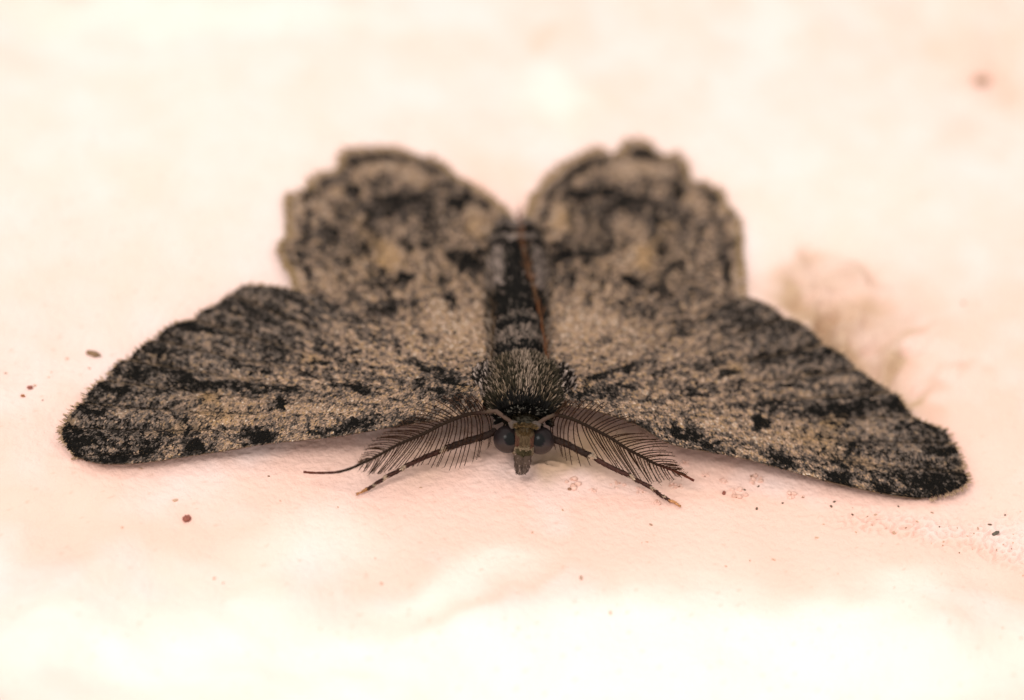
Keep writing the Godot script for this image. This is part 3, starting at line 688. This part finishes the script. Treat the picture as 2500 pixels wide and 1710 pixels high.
func build_thorax(moth: Node3D) -> void:
	var at := Vector3(0.04, 1.75, -2.35)
	var r := Vector3(1.55, 1.12, 1.75)
	var s := Shape.new()
	s.ball(at, r, 20, 28, func(d: Vector3) -> Color: return Color(0.03, 0.028, 0.022))
	var thorax := add_mesh("thorax", s.mesh(), tinted(0.9, 0.2), moth)
	var pale := Scatter.new()
	var dark := Scatter.new()
	for k in 12000:
		var d := Vector3(rng.randfn(), rng.randfn(), rng.randfn()).normalized()
		if d.y < -0.25:
			continue
		var p := at + d * r * rng.randf_range(0.93, 1.0)
		var normal := (d / r).normalized()
		var centre := exp(-pow((p.x - 0.1) / 0.55, 2.0))
		var flank := smoothstep(0.9, 1.4, absf(p.x - 0.05))
		var front := smoothstep(-1.35, -0.9, p.z)
		var lie := Vector3(p.x * 0.25, 0.35, -0.75 + flank * 0.5).normalized()
		var way := (normal * (0.5 + flank * 0.5) + lie * 1.05 + Vector3(rng.randfn(), rng.randfn(), rng.randfn()) * 0.2 + Vector3(mid_noise.get_noise_2d(p.x * 2.5, p.z * 2.5), 0, mid_noise.get_noise_2d(p.x * 2.5 + 30.0, p.z * 2.5)) * 0.45).normalized()
		var long := rng.randf_range(0.28, 0.58)
		var tone := rng.randf()
		var band := exp(-pow((p.z + 1.02) / 0.33, 2.0)) * smoothstep(1.35, 0.9, absf(p.x))
		if front > 0.0 and p.z > -0.85:
			way = (normal + Vector3(0, 0.2, 0.5) + Vector3(rng.randfn(), rng.randfn(), rng.randfn()) * 0.1).normalized()
			long *= 0.7
		if rng.randf() < band * 0.93:
			dark.add(p, way, Vector3.UP, long * 0.8, rng.randf_range(0.05, 0.09), Color(0.010, 0.009, 0.008) * rng.randf_range(0.6, 1.6))
		elif rng.randf() < 0.58 - centre * 0.36 + 0.12 * flank + 0.35 * mid_noise.get_noise_2d(p.x * 2.0 + 8.0, p.z * 2.0):
			dark.add(p, way, Vector3.UP, long, rng.randf_range(0.05, 0.09), Color(0.026, 0.021, 0.013) * rng.randf_range(0.5, 1.8))
		else:
			var c := Color(0.26, 0.175, 0.10).lerp(Color(0.47, 0.34, 0.245), tone)
			c = c.lerp(Color(0.60, 0.45, 0.35), centre * 0.6)
			c = c.lerp(Color(0.44, 0.33, 0.27), flank * 0.7)
			pale.add(p, way, Vector3.UP, long, rng.randf_range(0.026, 0.048) * (1.0 + flank * 0.6), c * rng.randf_range(0.28, 0.85))
	add_scatter("pale_hair", pale, hair_mesh(Color(0.12, 0.11, 0.09), Color.WHITE, 1.25), hair_material, thorax)
	add_scatter("dark_hair", dark, hair_mesh(Color(0.7, 0.7, 0.7), Color.WHITE, 1.0), hair_material, thorax)
	# the shoulder tufts over the wing roots
	for side in [-1.0, 1.0]:
		var tuft := Scatter.new()
		for k in 420:
			var a := rng.randf() * TAU
			var q := sqrt(rng.randf())
			var p := Vector3(0.05 + side * (1.5 + cos(a) * q * 0.6), 2.1 + rng.randf() * 0.3 - q * q * 0.45, -2.6 + sin(a) * q * 1.0)
			var way := Vector3(side * 0.55 + rng.randfn() * 0.22, 0.75, -0.35 + rng.randfn() * 0.25)
			var c := Color(0.42, 0.325, 0.275) if rng.randf() < 0.4 else Color(0.022, 0.017, 0.014)
			tuft.add(p, way.normalized(), Vector3.UP, rng.randf_range(0.3, 0.55), rng.randf_range(0.06, 0.1), c * rng.randf_range(0.4, 1.2))
		add_scatter("shoulder_tuft", tuft, hair_mesh(Color(0.10, 0.09, 0.09), Color.WHITE, 1.5), hair_material, thorax)


func build_abdomen(moth: Node3D) -> void:
	var path := PackedVector3Array([Vector3(-0.08, 1.75, -3.3), Vector3(-0.09, 1.75, -5.0), Vector3(-0.08, 1.55, -7.0), Vector3(-0.05, 1.2, -9.0), Vector3(-0.02, 0.95, -11.0), Vector3(0.0, 0.74, -12.6), Vector3(0.0, 0.5, -13.7)])
	var radii := PackedFloat32Array([1.0, 1.1, 1.14, 1.12, 1.04, 0.80, 0.25])
	var fine := PackedVector3Array()
	var thick := PackedFloat32Array()
	for k in 61:
		var t := k / 60.0
		fine.append(along_path(path, t))
		var f := t * 6.0
		var i := mini(int(f), 5)
		thick.append(lerpf(radii[i], radii[i + 1], f - i) * (1.0 - 0.07 * pow(absf(cos(t * PI * 6.0)), 6.0)))
	var s := Shape.new()
	s.tube(fine, thick, 24, one_color(Color(0.04, 0.03, 0.024), 61), 0.78)
	var abdomen := add_mesh("abdomen", s.mesh(), tinted(0.9, 0.1), moth)
	var coat := Scatter.new()
	for k in 11000:
		var t := rng.randf()
		var i := mini(int(t * 60.0), 59)
		var a := rng.randf_range(-1.75, 1.75)
		var dir := Vector3(sin(a), cos(a) * 0.78, 0)
		var p := along_path(path, t) + dir * thick[i]
		var z := p.z + 0.25 * mid_noise.get_noise_2d(p.x * 1.5, p.z * 1.5)
		var flank := smoothstep(0.35, 0.65, absf(sin(a)))
		var v := 0.50 + 0.4 * exp(-pow((z + 4.4) / 0.3, 2.0)) + 0.4 * exp(-pow((z + 5.9) / 0.3, 2.0))
		if z < -6.4:
			v = 0.95
		if z < -8.5:
			v = lerpf(0.95, 0.40, flank)
		if z < -11.1:
			v = 1.1
		if z < -11.75:
			v = 0.42
		if z < -12.2:
			v = 1.1
		if z < -12.95:
			v = 0.45
		v += fine_noise.get_noise_2d(p.x * 1.2, p.z * 1.2) * 0.3 + mid_noise.get_noise_2d(p.x * 4.0, p.z * 4.0) * 0.3 + rng.randfn() * 0.15
		var c := Color(0.15, 0.11, 0.088)
		if v > 0.72:
			c = Color(0.010, 0.009, 0.008)
		elif v > 0.5:
			c = Color(0.07, 0.055, 0.045)
		elif z < -8.5:
			c = Color(0.21, 0.16, 0.135)
		var tufted := flank * smoothstep(-8.3, -9.0, z)
		coat.add(p, (Vector3(0, 0.0, -1.0) + dir * rng.randf_range(0.1, 0.4 + tufted * 0.5) + Vector3(rng.randfn() * 0.12, 0, 0)).normalized(), dir, rng.randf_range(0.18, 0.30) * (1.0 + tufted), rng.randf_range(0.07, 0.12), c * rng.randf_range(0.6, 1.25))
	# soft hairs along both flanks that blend into the hindwings
	var skirt := Scatter.new()
	for k in 1500:
		var t := rng.randf()
		var i := mini(int(t * 60.0), 59)
		var side := -1.0 if rng.randf() < 0.5 else 1.0
		var a := side * rng.randf_range(1.1, 1.7)
		var dir := Vector3(sin(a), cos(a) * 0.78, 0)
		var p := along_path(path, t) + dir * thick[i] * 0.96
		var dark := (p.z < -6.4 and p.z > -8.5) or (p.z < -11.0 and p.z > -11.8) or (p.z < -12.2 and p.z > -13.0)
		var c := Color(0.02, 0.016, 0.013) if rng.randf() < (0.8 if dark else 0.3) else Color(0.24, 0.175, 0.13)
		skirt.add(p, Vector3(side * rng.randf_range(0.25, 0.9), rng.randf_range(-0.2, 0.3), -0.9).normalized(), Vector3.UP, rng.randf_range(0.35, 0.8), rng.randf_range(0.035, 0.06), c * rng.randf_range(0.6, 1.2))
	add_scatter("flank_hair", skirt, hair_mesh(Color(0.7, 0.7, 0.7), Color.WHITE, 0.9), hair_material, abdomen)
	add_scatter("abdomen_scales", coat, scale_mesh, scale_material, abdomen)


func build_head(moth: Node3D) -> void:
	var s := Shape.new()
	s.ball(Vector3(0.07, 1.75, -0.25), Vector3(0.72, 0.72, 0.62), 18, 24, func(d: Vector3) -> Color: return Color(0.05, 0.04, 0.03))
	s.ball(Vector3(0.07, 1.66, 0.24), Vector3(0.5, 0.78, 0.55), 18, 24, func(d: Vector3) -> Color: return Color(0.06, 0.045, 0.03))
	var head := add_mesh("head", s.mesh(), tinted(0.85, 0.25), moth)
	for side in [-1.0, 1.0]:
		var e := Shape.new()
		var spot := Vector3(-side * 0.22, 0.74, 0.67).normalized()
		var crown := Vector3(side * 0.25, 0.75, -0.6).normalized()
		e.ball(Vector3.ZERO, Vector3.ONE * 0.6, 30, 40, func(d: Vector3) -> Color: return Color(0.040, 0.028, 0.027).lerp(Color(0.010, 0.008, 0.008), 0.9 * smoothstep(-0.2, 0.5, d.dot(crown))).lerp(Color(0.005, 0.005, 0.006), smoothstep(0.87, 0.90, d.dot(spot))))  # lighter lower half is painted ground reflection, dark spot a painted pseudopupil
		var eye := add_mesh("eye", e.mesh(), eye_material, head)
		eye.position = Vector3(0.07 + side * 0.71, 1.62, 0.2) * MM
		# palps: two scaly snout-like feelers pointing forward and down
		var palp_path := PackedVector3Array([Vector3(0.06 + side * 0.12, 1.35, 0.45), Vector3(0.05 + side * 0.15, 1.15, 0.72), Vector3(0.04 + side * 0.14, 0.92, 0.98), Vector3(0.0 + side * 0.07, 0.78, 1.2)])
		var b := Shape.new()
		b.tube(palp_path, PackedFloat32Array([0.2, 0.24, 0.19, 0.05]), 10, one_color(Color(0.07, 0.045, 0.035), 4))
		var palp := add_mesh("palp", b.mesh(), tinted(0.85, 0.25), head)
		var fur := Scatter.new()
		for k in 330:
			var t := rng.randf()
			var a := rng.randf() * TAU
			var q := along_path(palp_path, t)
			var out := Vector3(cos(a), sin(a) * 0.7, sin(a) * 0.7)
			var c := Color(0.075, 0.05, 0.04) if rng.randf() < 0.8 else Color(0.19, 0.13, 0.105)
			fur.add(q + out * lerpf(0.22, 0.06, t), (Vector3(0, -0.75, 0.6) + out * 0.35).normalized(), out, rng.randf_range(0.16, 0.26), rng.randf_range(0.05, 0.08), c * rng.randf_range(0.6, 1.3))
		add_scatter("palp_scales", fur, scale_mesh, scale_material, palp)
		# the pale scaly first joint of the antenna
		var base := Shape.new()
		base.ball(Vector3(0.07 + side * 0.50, 2.33, -0.02), Vector3(0.2, 0.17, 0.18), 10, 14, func(d: Vector3) -> Color: return Color(0.09, 0.065, 0.052), 0.5, fine_noise)
		add_mesh("antenna_socket", base.mesh(), tinted(0.8, 0.3), head)
	# face scales, coloured in bands from crest to mouth
	var face := Scatter.new()
	var crest := Scatter.new()
	for k in 2600:
		var d := Vector3(rng.randf_range(-1, 1), rng.randf_range(-1, 1), rng.randf_range(-0.15, 1.0)).normalized()
		var p := Vector3(0.07, 1.66, 0.24) + d * Vector3(0.52, 0.8, 0.57)
		var y := p.y
		var c := Color(0.075, 0.05, 0.026)
		if y > 2.30:
			c = Color(0.05, 0.03, 0.013)
		elif y > 1.97:
			c = Color(0.075, 0.05, 0.028)
		elif y > 1.80:
			c = Color(0.15, 0.11, 0.07)
		elif y > 1.25:
			c = Color(0.042, 0.034, 0.018).lerp(Color(0.26, 0.19, 0.13), smoothstep(0.26, 0.42, absf(p.x - 0.07)))
		else:
			c = Color(0.30, 0.22, 0.17)
		if y > 1.9 and y < 2.2 and absf(absf(p.x - 0.07) - 0.30) < 0.09:
			c = Color(0.07, 0.033, 0.022)
		face.add(p, (Vector3(0, -0.85, 0.2) + d * 0.3).normalized(), d, rng.randf_range(0.13, 0.22), rng.randf_range(0.06, 0.10), c * rng.randf_range(0.55, 1.3))
	for k in 500:
		var d := Vector3(rng.randfn(), absf(rng.randfn()), rng.randfn()).normalized()
		crest.add(Vector3(0.07, 1.75, -0.25) + d * Vector3(0.72, 0.72, 0.62), (d + Vector3(0, 0.1, 0.7)).normalized(), d, rng.randf_range(0.12, 0.22), 0.07, Color(0.035, 0.026, 0.016) * rng.randf_range(0.4, 1.8))
	for k in 300:
		var x := rng.randf_range(-0.5, 0.5)
		var p := Vector3(0.07 + x, 2.33 + 0.06 * (1.0 - x * x * 4.0) + rng.randf_range(-0.08, 0.05), rng.randf_range(-0.02, 0.2))
		crest.add(p, Vector3(x * 0.4 + rng.randfn() * 0.12, 0.7, 0.42 + rng.randfn() * 0.15).normalized(), Vector3(0, 0.4, 1), rng.randf_range(0.10, 0.19), rng.randf_range(0.05, 0.08), Color(0.19, 0.12, 0.045).lerp(Color(0.23, 0.16, 0.09), rng.randf()) * rng.randf_range(0.6, 1.15))
	add_scatter("face_scales", face, scale_mesh, scale_material, head)
	add_scatter("crest", crest, scale_mesh, scale_material, head)
	# dark collar of upright scales between head and thorax
	var collar := Scatter.new()
	for k in 900:
		var a := rng.randf_range(-1.35, 1.35)
		var q := Vector3(0.05 + sin(a) * 1.0, 1.62 + cos(a) * 0.92, -0.72 + rng.randf_range(-0.25, 0.2))
		var c := Color(0.011, 0.010, 0.009) if rng.randf() < 0.84 else Color(0.26, 0.24, 0.20)
		collar.add(q, Vector3(sin(a) * 0.8 + rng.randfn() * 0.12, cos(a), 0.55 + rng.randfn() * 0.15).normalized(), Vector3(0, 0, 1), rng.randf_range(0.28, 0.46), rng.randf_range(0.06, 0.1), c * rng.randf_range(0.6, 1.3))
	add_scatter("collar", collar, scale_mesh, hair_material, head)


func build_antenna(moth: Node3D, shaft: PackedVector3Array, start: PackedVector3Array, low: PackedVector3Array, high: PackedVector3Array, count: int, side: float, label: String) -> void:
	var line := PackedVector3Array([Vector3(0.07 + side * 0.52, 2.38, -0.05)])
	for k in 61:
		line.append(along_path(shaft, k / 60.0))
	var s := Shape.new()
	var tints := PackedColorArray()
	var radii := PackedFloat32Array()
	for k in line.size():
		var t := k / 61.0
		tints.append(Color(0.075, 0.05, 0.036).lerp(Color(0.022, 0.012, 0.009), smoothstep(0.05, 0.2, t)).lerp(Color(0.10, 0.03, 0.02), smoothstep(0.75, 1.0, t)))
		radii.append(lerpf(0.09, 0.055, t) * (1.0 + 0.12 * sin(k * 2.1)))
	s.tube(line, radii, 8, tints)
	var antenna := add_mesh("antenna", s.mesh(), feeler_material, moth)
	antenna.set_meta("label", label)
	var down := Scatter.new()
	for row in 2:
		var ends := low if row == 0 else high
		for k in count:
			var t := (k + rng.randf_range(-0.22, 0.22)) / (count - 1.0)
			var a := along_path(start, t)
			var b := along_path(ends, t + rng.randfn() * 0.006) + Vector3(rng.randfn(), rng.randfn(), rng.randfn()) * 0.05
			var shoot := along_path(start, minf(1.0, t + 0.05)) - along_path(start, maxf(0.0, t - 0.05))
			var bow := shoot.normalized() * a.distance_to(b) * (-0.10 if row == 0 else 0.02) + Vector3(0, 0.05 if row == 0 else 0.12, 0) * a.distance_to(b)
			var path := PackedVector3Array()
			for j in 9:
				var q := j / 8.0
				path.append(a.lerp(b, q) + bow * 4.0 * q * (1.0 - q) * (1.0 - 0.4 * q))
			var b_shape := Shape.new()
			b_shape.tube(path, taper(0.029, 0.014, 9), 5, one_color(Color(0.022, 0.010, 0.006), 9))
			add_mesh("branch", b_shape.mesh(), feeler_material, antenna)
			var aim := (b - a).normalized()
			for j in 16:
				var q := rng.randf()
				var out := Vector3(rng.randfn(), rng.randfn(), rng.randfn())
				out = (out - aim * out.dot(aim)).normalized()
				down.add(along_path(path, q), (aim * 0.8 + out).normalized(), out, rng.randf_range(0.10, 0.18), 0.016, Color(0.10, 0.05, 0.028))
	add_scatter("branch_down", down, hair_mesh(Color.WHITE, Color.WHITE, 0.6), feeler_material, antenna)


func build_leg(moth: Node3D, path: PackedVector3Array, label: String) -> void:
	var leg := Node3D.new()
	leg.name = "foreleg"
	moth.add_child(leg, true)
	leg.set_meta("label", label)
	var black := Color(0.028, 0.018, 0.015)
	var brown := Color(0.055, 0.026, 0.020)
	var cream := Color(0.36, 0.26, 0.185)
	var orange := Color(0.42, 0.20, 0.09)
	for part in [[0, 3, black, 0.15, 0.135], [3, 5, cream, 0.105, 0.095], [5, 7, brown, 0.10, 0.085], [7, 9, cream, 0.075, 0.075], [9, 10, brown, 0.08, 0.075], [10, 12, cream, 0.065, 0.065], [12, 13, brown, 0.07, 0.065], [13, 15, cream, 0.06, 0.055], [15, 16, brown, 0.06, 0.055], [16, 19, orange, 0.055, 0.03]]:
		var line := PackedVector3Array()
		for k in 9:
			line.append(along_path(path, lerpf(part[0], part[1], k / 8.0) / (path.size() - 1.0)))
		var r := PackedFloat32Array()
		for k in 9:
			r.append(lerpf(part[3], part[4], k / 8.0) * (0.82 if k == 0 or k == 8 else 1.0))
		var s := Shape.new()
		s.tube(line, r, 10, one_color(part[2], 9))
		var seg := add_mesh("leg_joint", s.mesh(), leg_material, leg)
		var coat := Scatter.new()
		var n := int(line[0].distance_to(line[8]) * 110.0)
		for k in n:
			var t := rng.randf()
			var p := along_path(line, t)
			var way := (along_path(line, minf(1, t + 0.1)) - along_path(line, maxf(0, t - 0.1))).normalized()
			var out := Vector3(rng.randfn(), rng.randfn(), rng.randfn())
			out = (out - way * out.dot(way)).normalized()
			coat.add(p + out * lerpf(part[3], part[4], t) * 0.95, (way + out * rng.randf_range(0.1, 0.3)).normalized(), out, 0.13, 0.055, (part[2] as Color) * rng.randf_range(0.6, 1.5))
		add_scatter("leg_scales", coat, scale_mesh, scale_material, seg)


func build_inner_edge(wing: Node3D, path: PackedVector3Array, tint: Color, hairs: int) -> void:
	var line := PackedVector3Array()
	for k in 40:
		line.append(along_path(path, k / 39.0) + Vector3(0.03 * sin(k * 1.3), 0, 0))
	var s := Shape.new()
	s.tube(line, taper(0.036, 0.022, 40), 6, one_color(tint, 40))
	add_mesh("inner_edge", s.mesh(), tinted(0.6, 0.2), wing)
	var long := Scatter.new()
	for k in hairs:
		var p := along_path(path, rng.randf())
		long.add(p, Vector3(rng.randfn() * 0.22, 0.12 + rng.randf() * 0.25, -1.0).normalized(), Vector3.UP, rng.randf_range(0.35, 0.9), 0.035, tint.lerp(Color(0.22, 0.13, 0.07), rng.randf() * 0.6) * rng.randf_range(0.6, 1.3))
	add_scatter("edge_hair", long, hair_mesh(Color(0.8, 0.8, 0.8), Color.WHITE, 0.7), hair_material, wing)


var scale_mesh: ArrayMesh
var scale_material := tinted(0.7, 0.08)
var hair_material := tinted(0.55, 0.18)
var feeler_material := tinted(0.5, 0.12)
var leg_material := tinted(0.5, 0.2)
var grit_material := tinted(0.85, 0.3)
var eye_material := tinted(0.35, 0.2)


func _ready() -> void:
	# camera
	var back := Vector3(0, sin(VIEW_TILT), cos(VIEW_TILT))
	var up := Vector3(0, cos(VIEW_TILT), -sin(VIEW_TILT))
	var camera := Camera3D.new()
	camera.name = "camera"
	camera.transform = Transform3D(Basis(Vector3.RIGHT, up, back).rotated(back, VIEW_ROLL), (back * 240.0 + Vector3(0, 1, 0)) * MM)
	var lens := CameraAttributesPhysical.new()
	lens.frustum_focus_distance = 0.2354
	lens.frustum_focal_length = 100.0
	lens.frustum_near = 0.02
	lens.frustum_far = 5.0
	lens.exposure_aperture = FSTOP
	camera.attributes = lens
	camera.projection = Camera3D.PROJECTION_FRUSTUM
	camera.near = 0.02
	camera.far = 5.0
	camera.size = 1590.0 / 52.0 / 240.0 * 0.02
	camera.current = true
	add_child(camera)
	# sky, sun and exposure
	var sky := ProceduralSkyMaterial.new()
	sky.sky_top_color = Color(1.0, 0.985, 0.97)
	sky.sky_horizon_color = Color(0.97, 0.95, 0.93)
	sky.ground_bottom_color = Color(0.6, 0.52, 0.46)
	sky.ground_horizon_color = Color(0.75, 0.68, 0.62)
	var env := Environment.new()
	env.background_mode = Environment.BG_SKY
	env.sky = Sky.new()
	env.sky.sky_material = sky
	env.background_energy_multiplier = SKY_ENERGY
	env.tonemap_mode = Environment.TONE_MAPPER_LINEAR
	env.tonemap_exposure = EXPOSURE
	env.sdfgi_enabled = true
	env.ssao_enabled = true
	env.ssil_enabled = true
	var around := WorldEnvironment.new()
	around.name = "environment"
	around.environment = env
	add_child(around)
	var sun := DirectionalLight3D.new()
	sun.name = "sun"
	sun.light_energy = SUN_ENERGY
	sun.light_color = Color(1.0, 0.98, 0.955)
	sun.light_angular_distance = 24.0
	sun.shadow_enabled = true
	sun.basis = Basis.looking_at(SUN_WAY.normalized(), Vector3(0, 0, 1))
	add_child(sun)

	make_noise(soft_noise, 5, 16.0, 3)
	make_noise(mid_noise, 11, 2.2, 3)
	make_noise(fine_noise, 23, 0.42, 2)
	make_noise(pit_noise, 31, 0.34, 1)
	scale_mesh = build_scale()
	eye_material.clearcoat_enabled = true
	eye_material.clearcoat = 0.08
	eye_material.clearcoat_roughness = 0.12

	build_ground()
	rng.seed = 4
	var moth := Node3D.new()
	moth.name = "moth"
	add_child(moth)
	moth.position = MOTH_AT * MM
	moth.rotation.y = MOTH_TURN
	tag(moth, "mottled brown and black moth with feathery antennae resting with wings spread flat", "moth")
	var hind := build_wing(moth, "hindwing", false, -1.0, HIND_L, HIND_L_MARKS, HIND_L_MARKS, 4, 30, "")
	build_inner_edge(hind, PackedVector3Array([Vector3(-1.30, 2.25, -3.9), Vector3(-1.24, 2.12, -5.5), Vector3(-1.22, 1.9, -7.2), Vector3(-1.18, 1.55, -9.2)]), Color(0.03, 0.02, 0.013), 40)
	hind = build_wing(moth, "hindwing", false, 1.0, HIND_R, HIND_R_MARKS, HIND_L_MARKS, 5, 28, "")
	build_inner_edge(hind, PackedVector3Array([Vector3(1.12, 2.3, -3.9), Vector3(0.98, 2.3, -5.4), Vector3(0.78, 2.26, -7.0), Vector3(0.52, 2.02, -8.8), Vector3(0.28, 1.82, -10.6), Vector3(0.14, 1.55, -12.4), Vector3(0.06, 1.2, -14.0)]), Color(0.12, 0.038, 0.012), 90)
	build_wing(moth, "forewing", true, -1.0, FORE_L, FORE_L_MARKS, FORE_L_MARKS, 13, 34, "")
	build_wing(moth, "forewing", true, 1.0, FORE_R, FORE_R_MARKS, FORE_L_MARKS, 11, 31, "")
	build_abdomen(moth)
	build_thorax(moth)
	build_head(moth)
	build_antenna(moth, ANTENNA_L, ANTENNA_L_START, ANTENNA_L_LOW, ANTENNA_L_HIGH, 38, -1.0, "left antenna, ending in a long bare thread")
	build_antenna(moth, ANTENNA_R, ANTENNA_R_START, ANTENNA_R_LOW, ANTENNA_R_HIGH, 38, 1.0, "right antenna, feathered almost to its tip")
	build_leg(moth, LEG_L, "banded foreleg under the left antenna")
	build_leg(moth, LEG_R, "banded foreleg under the right antenna")
	build_grit()


func build_scale() -> ArrayMesh:
	var s := Shape.new()
	var w := [0.22, 0.46, 0.5, 0.4, 0.16]
	var at := [0.0, 0.3, 0.65, 0.88, 1.0]
	for k in 5:
		s.point(Vector3(-w[k], at[k], 0.0))
		s.point(Vector3(0.0, at[k] + (0.04 if k == 4 else 0.0), 0.16 if k < 4 else 0.02))
		s.point(Vector3(w[k], at[k], 0.0))
	for k in 4:
		for j in 2:
			var a := k * 3 + j
			s.tri(a, a + 3, a + 1)
			s.tri(a + 1, a + 3, a + 4)
	return s.mesh(1.0)
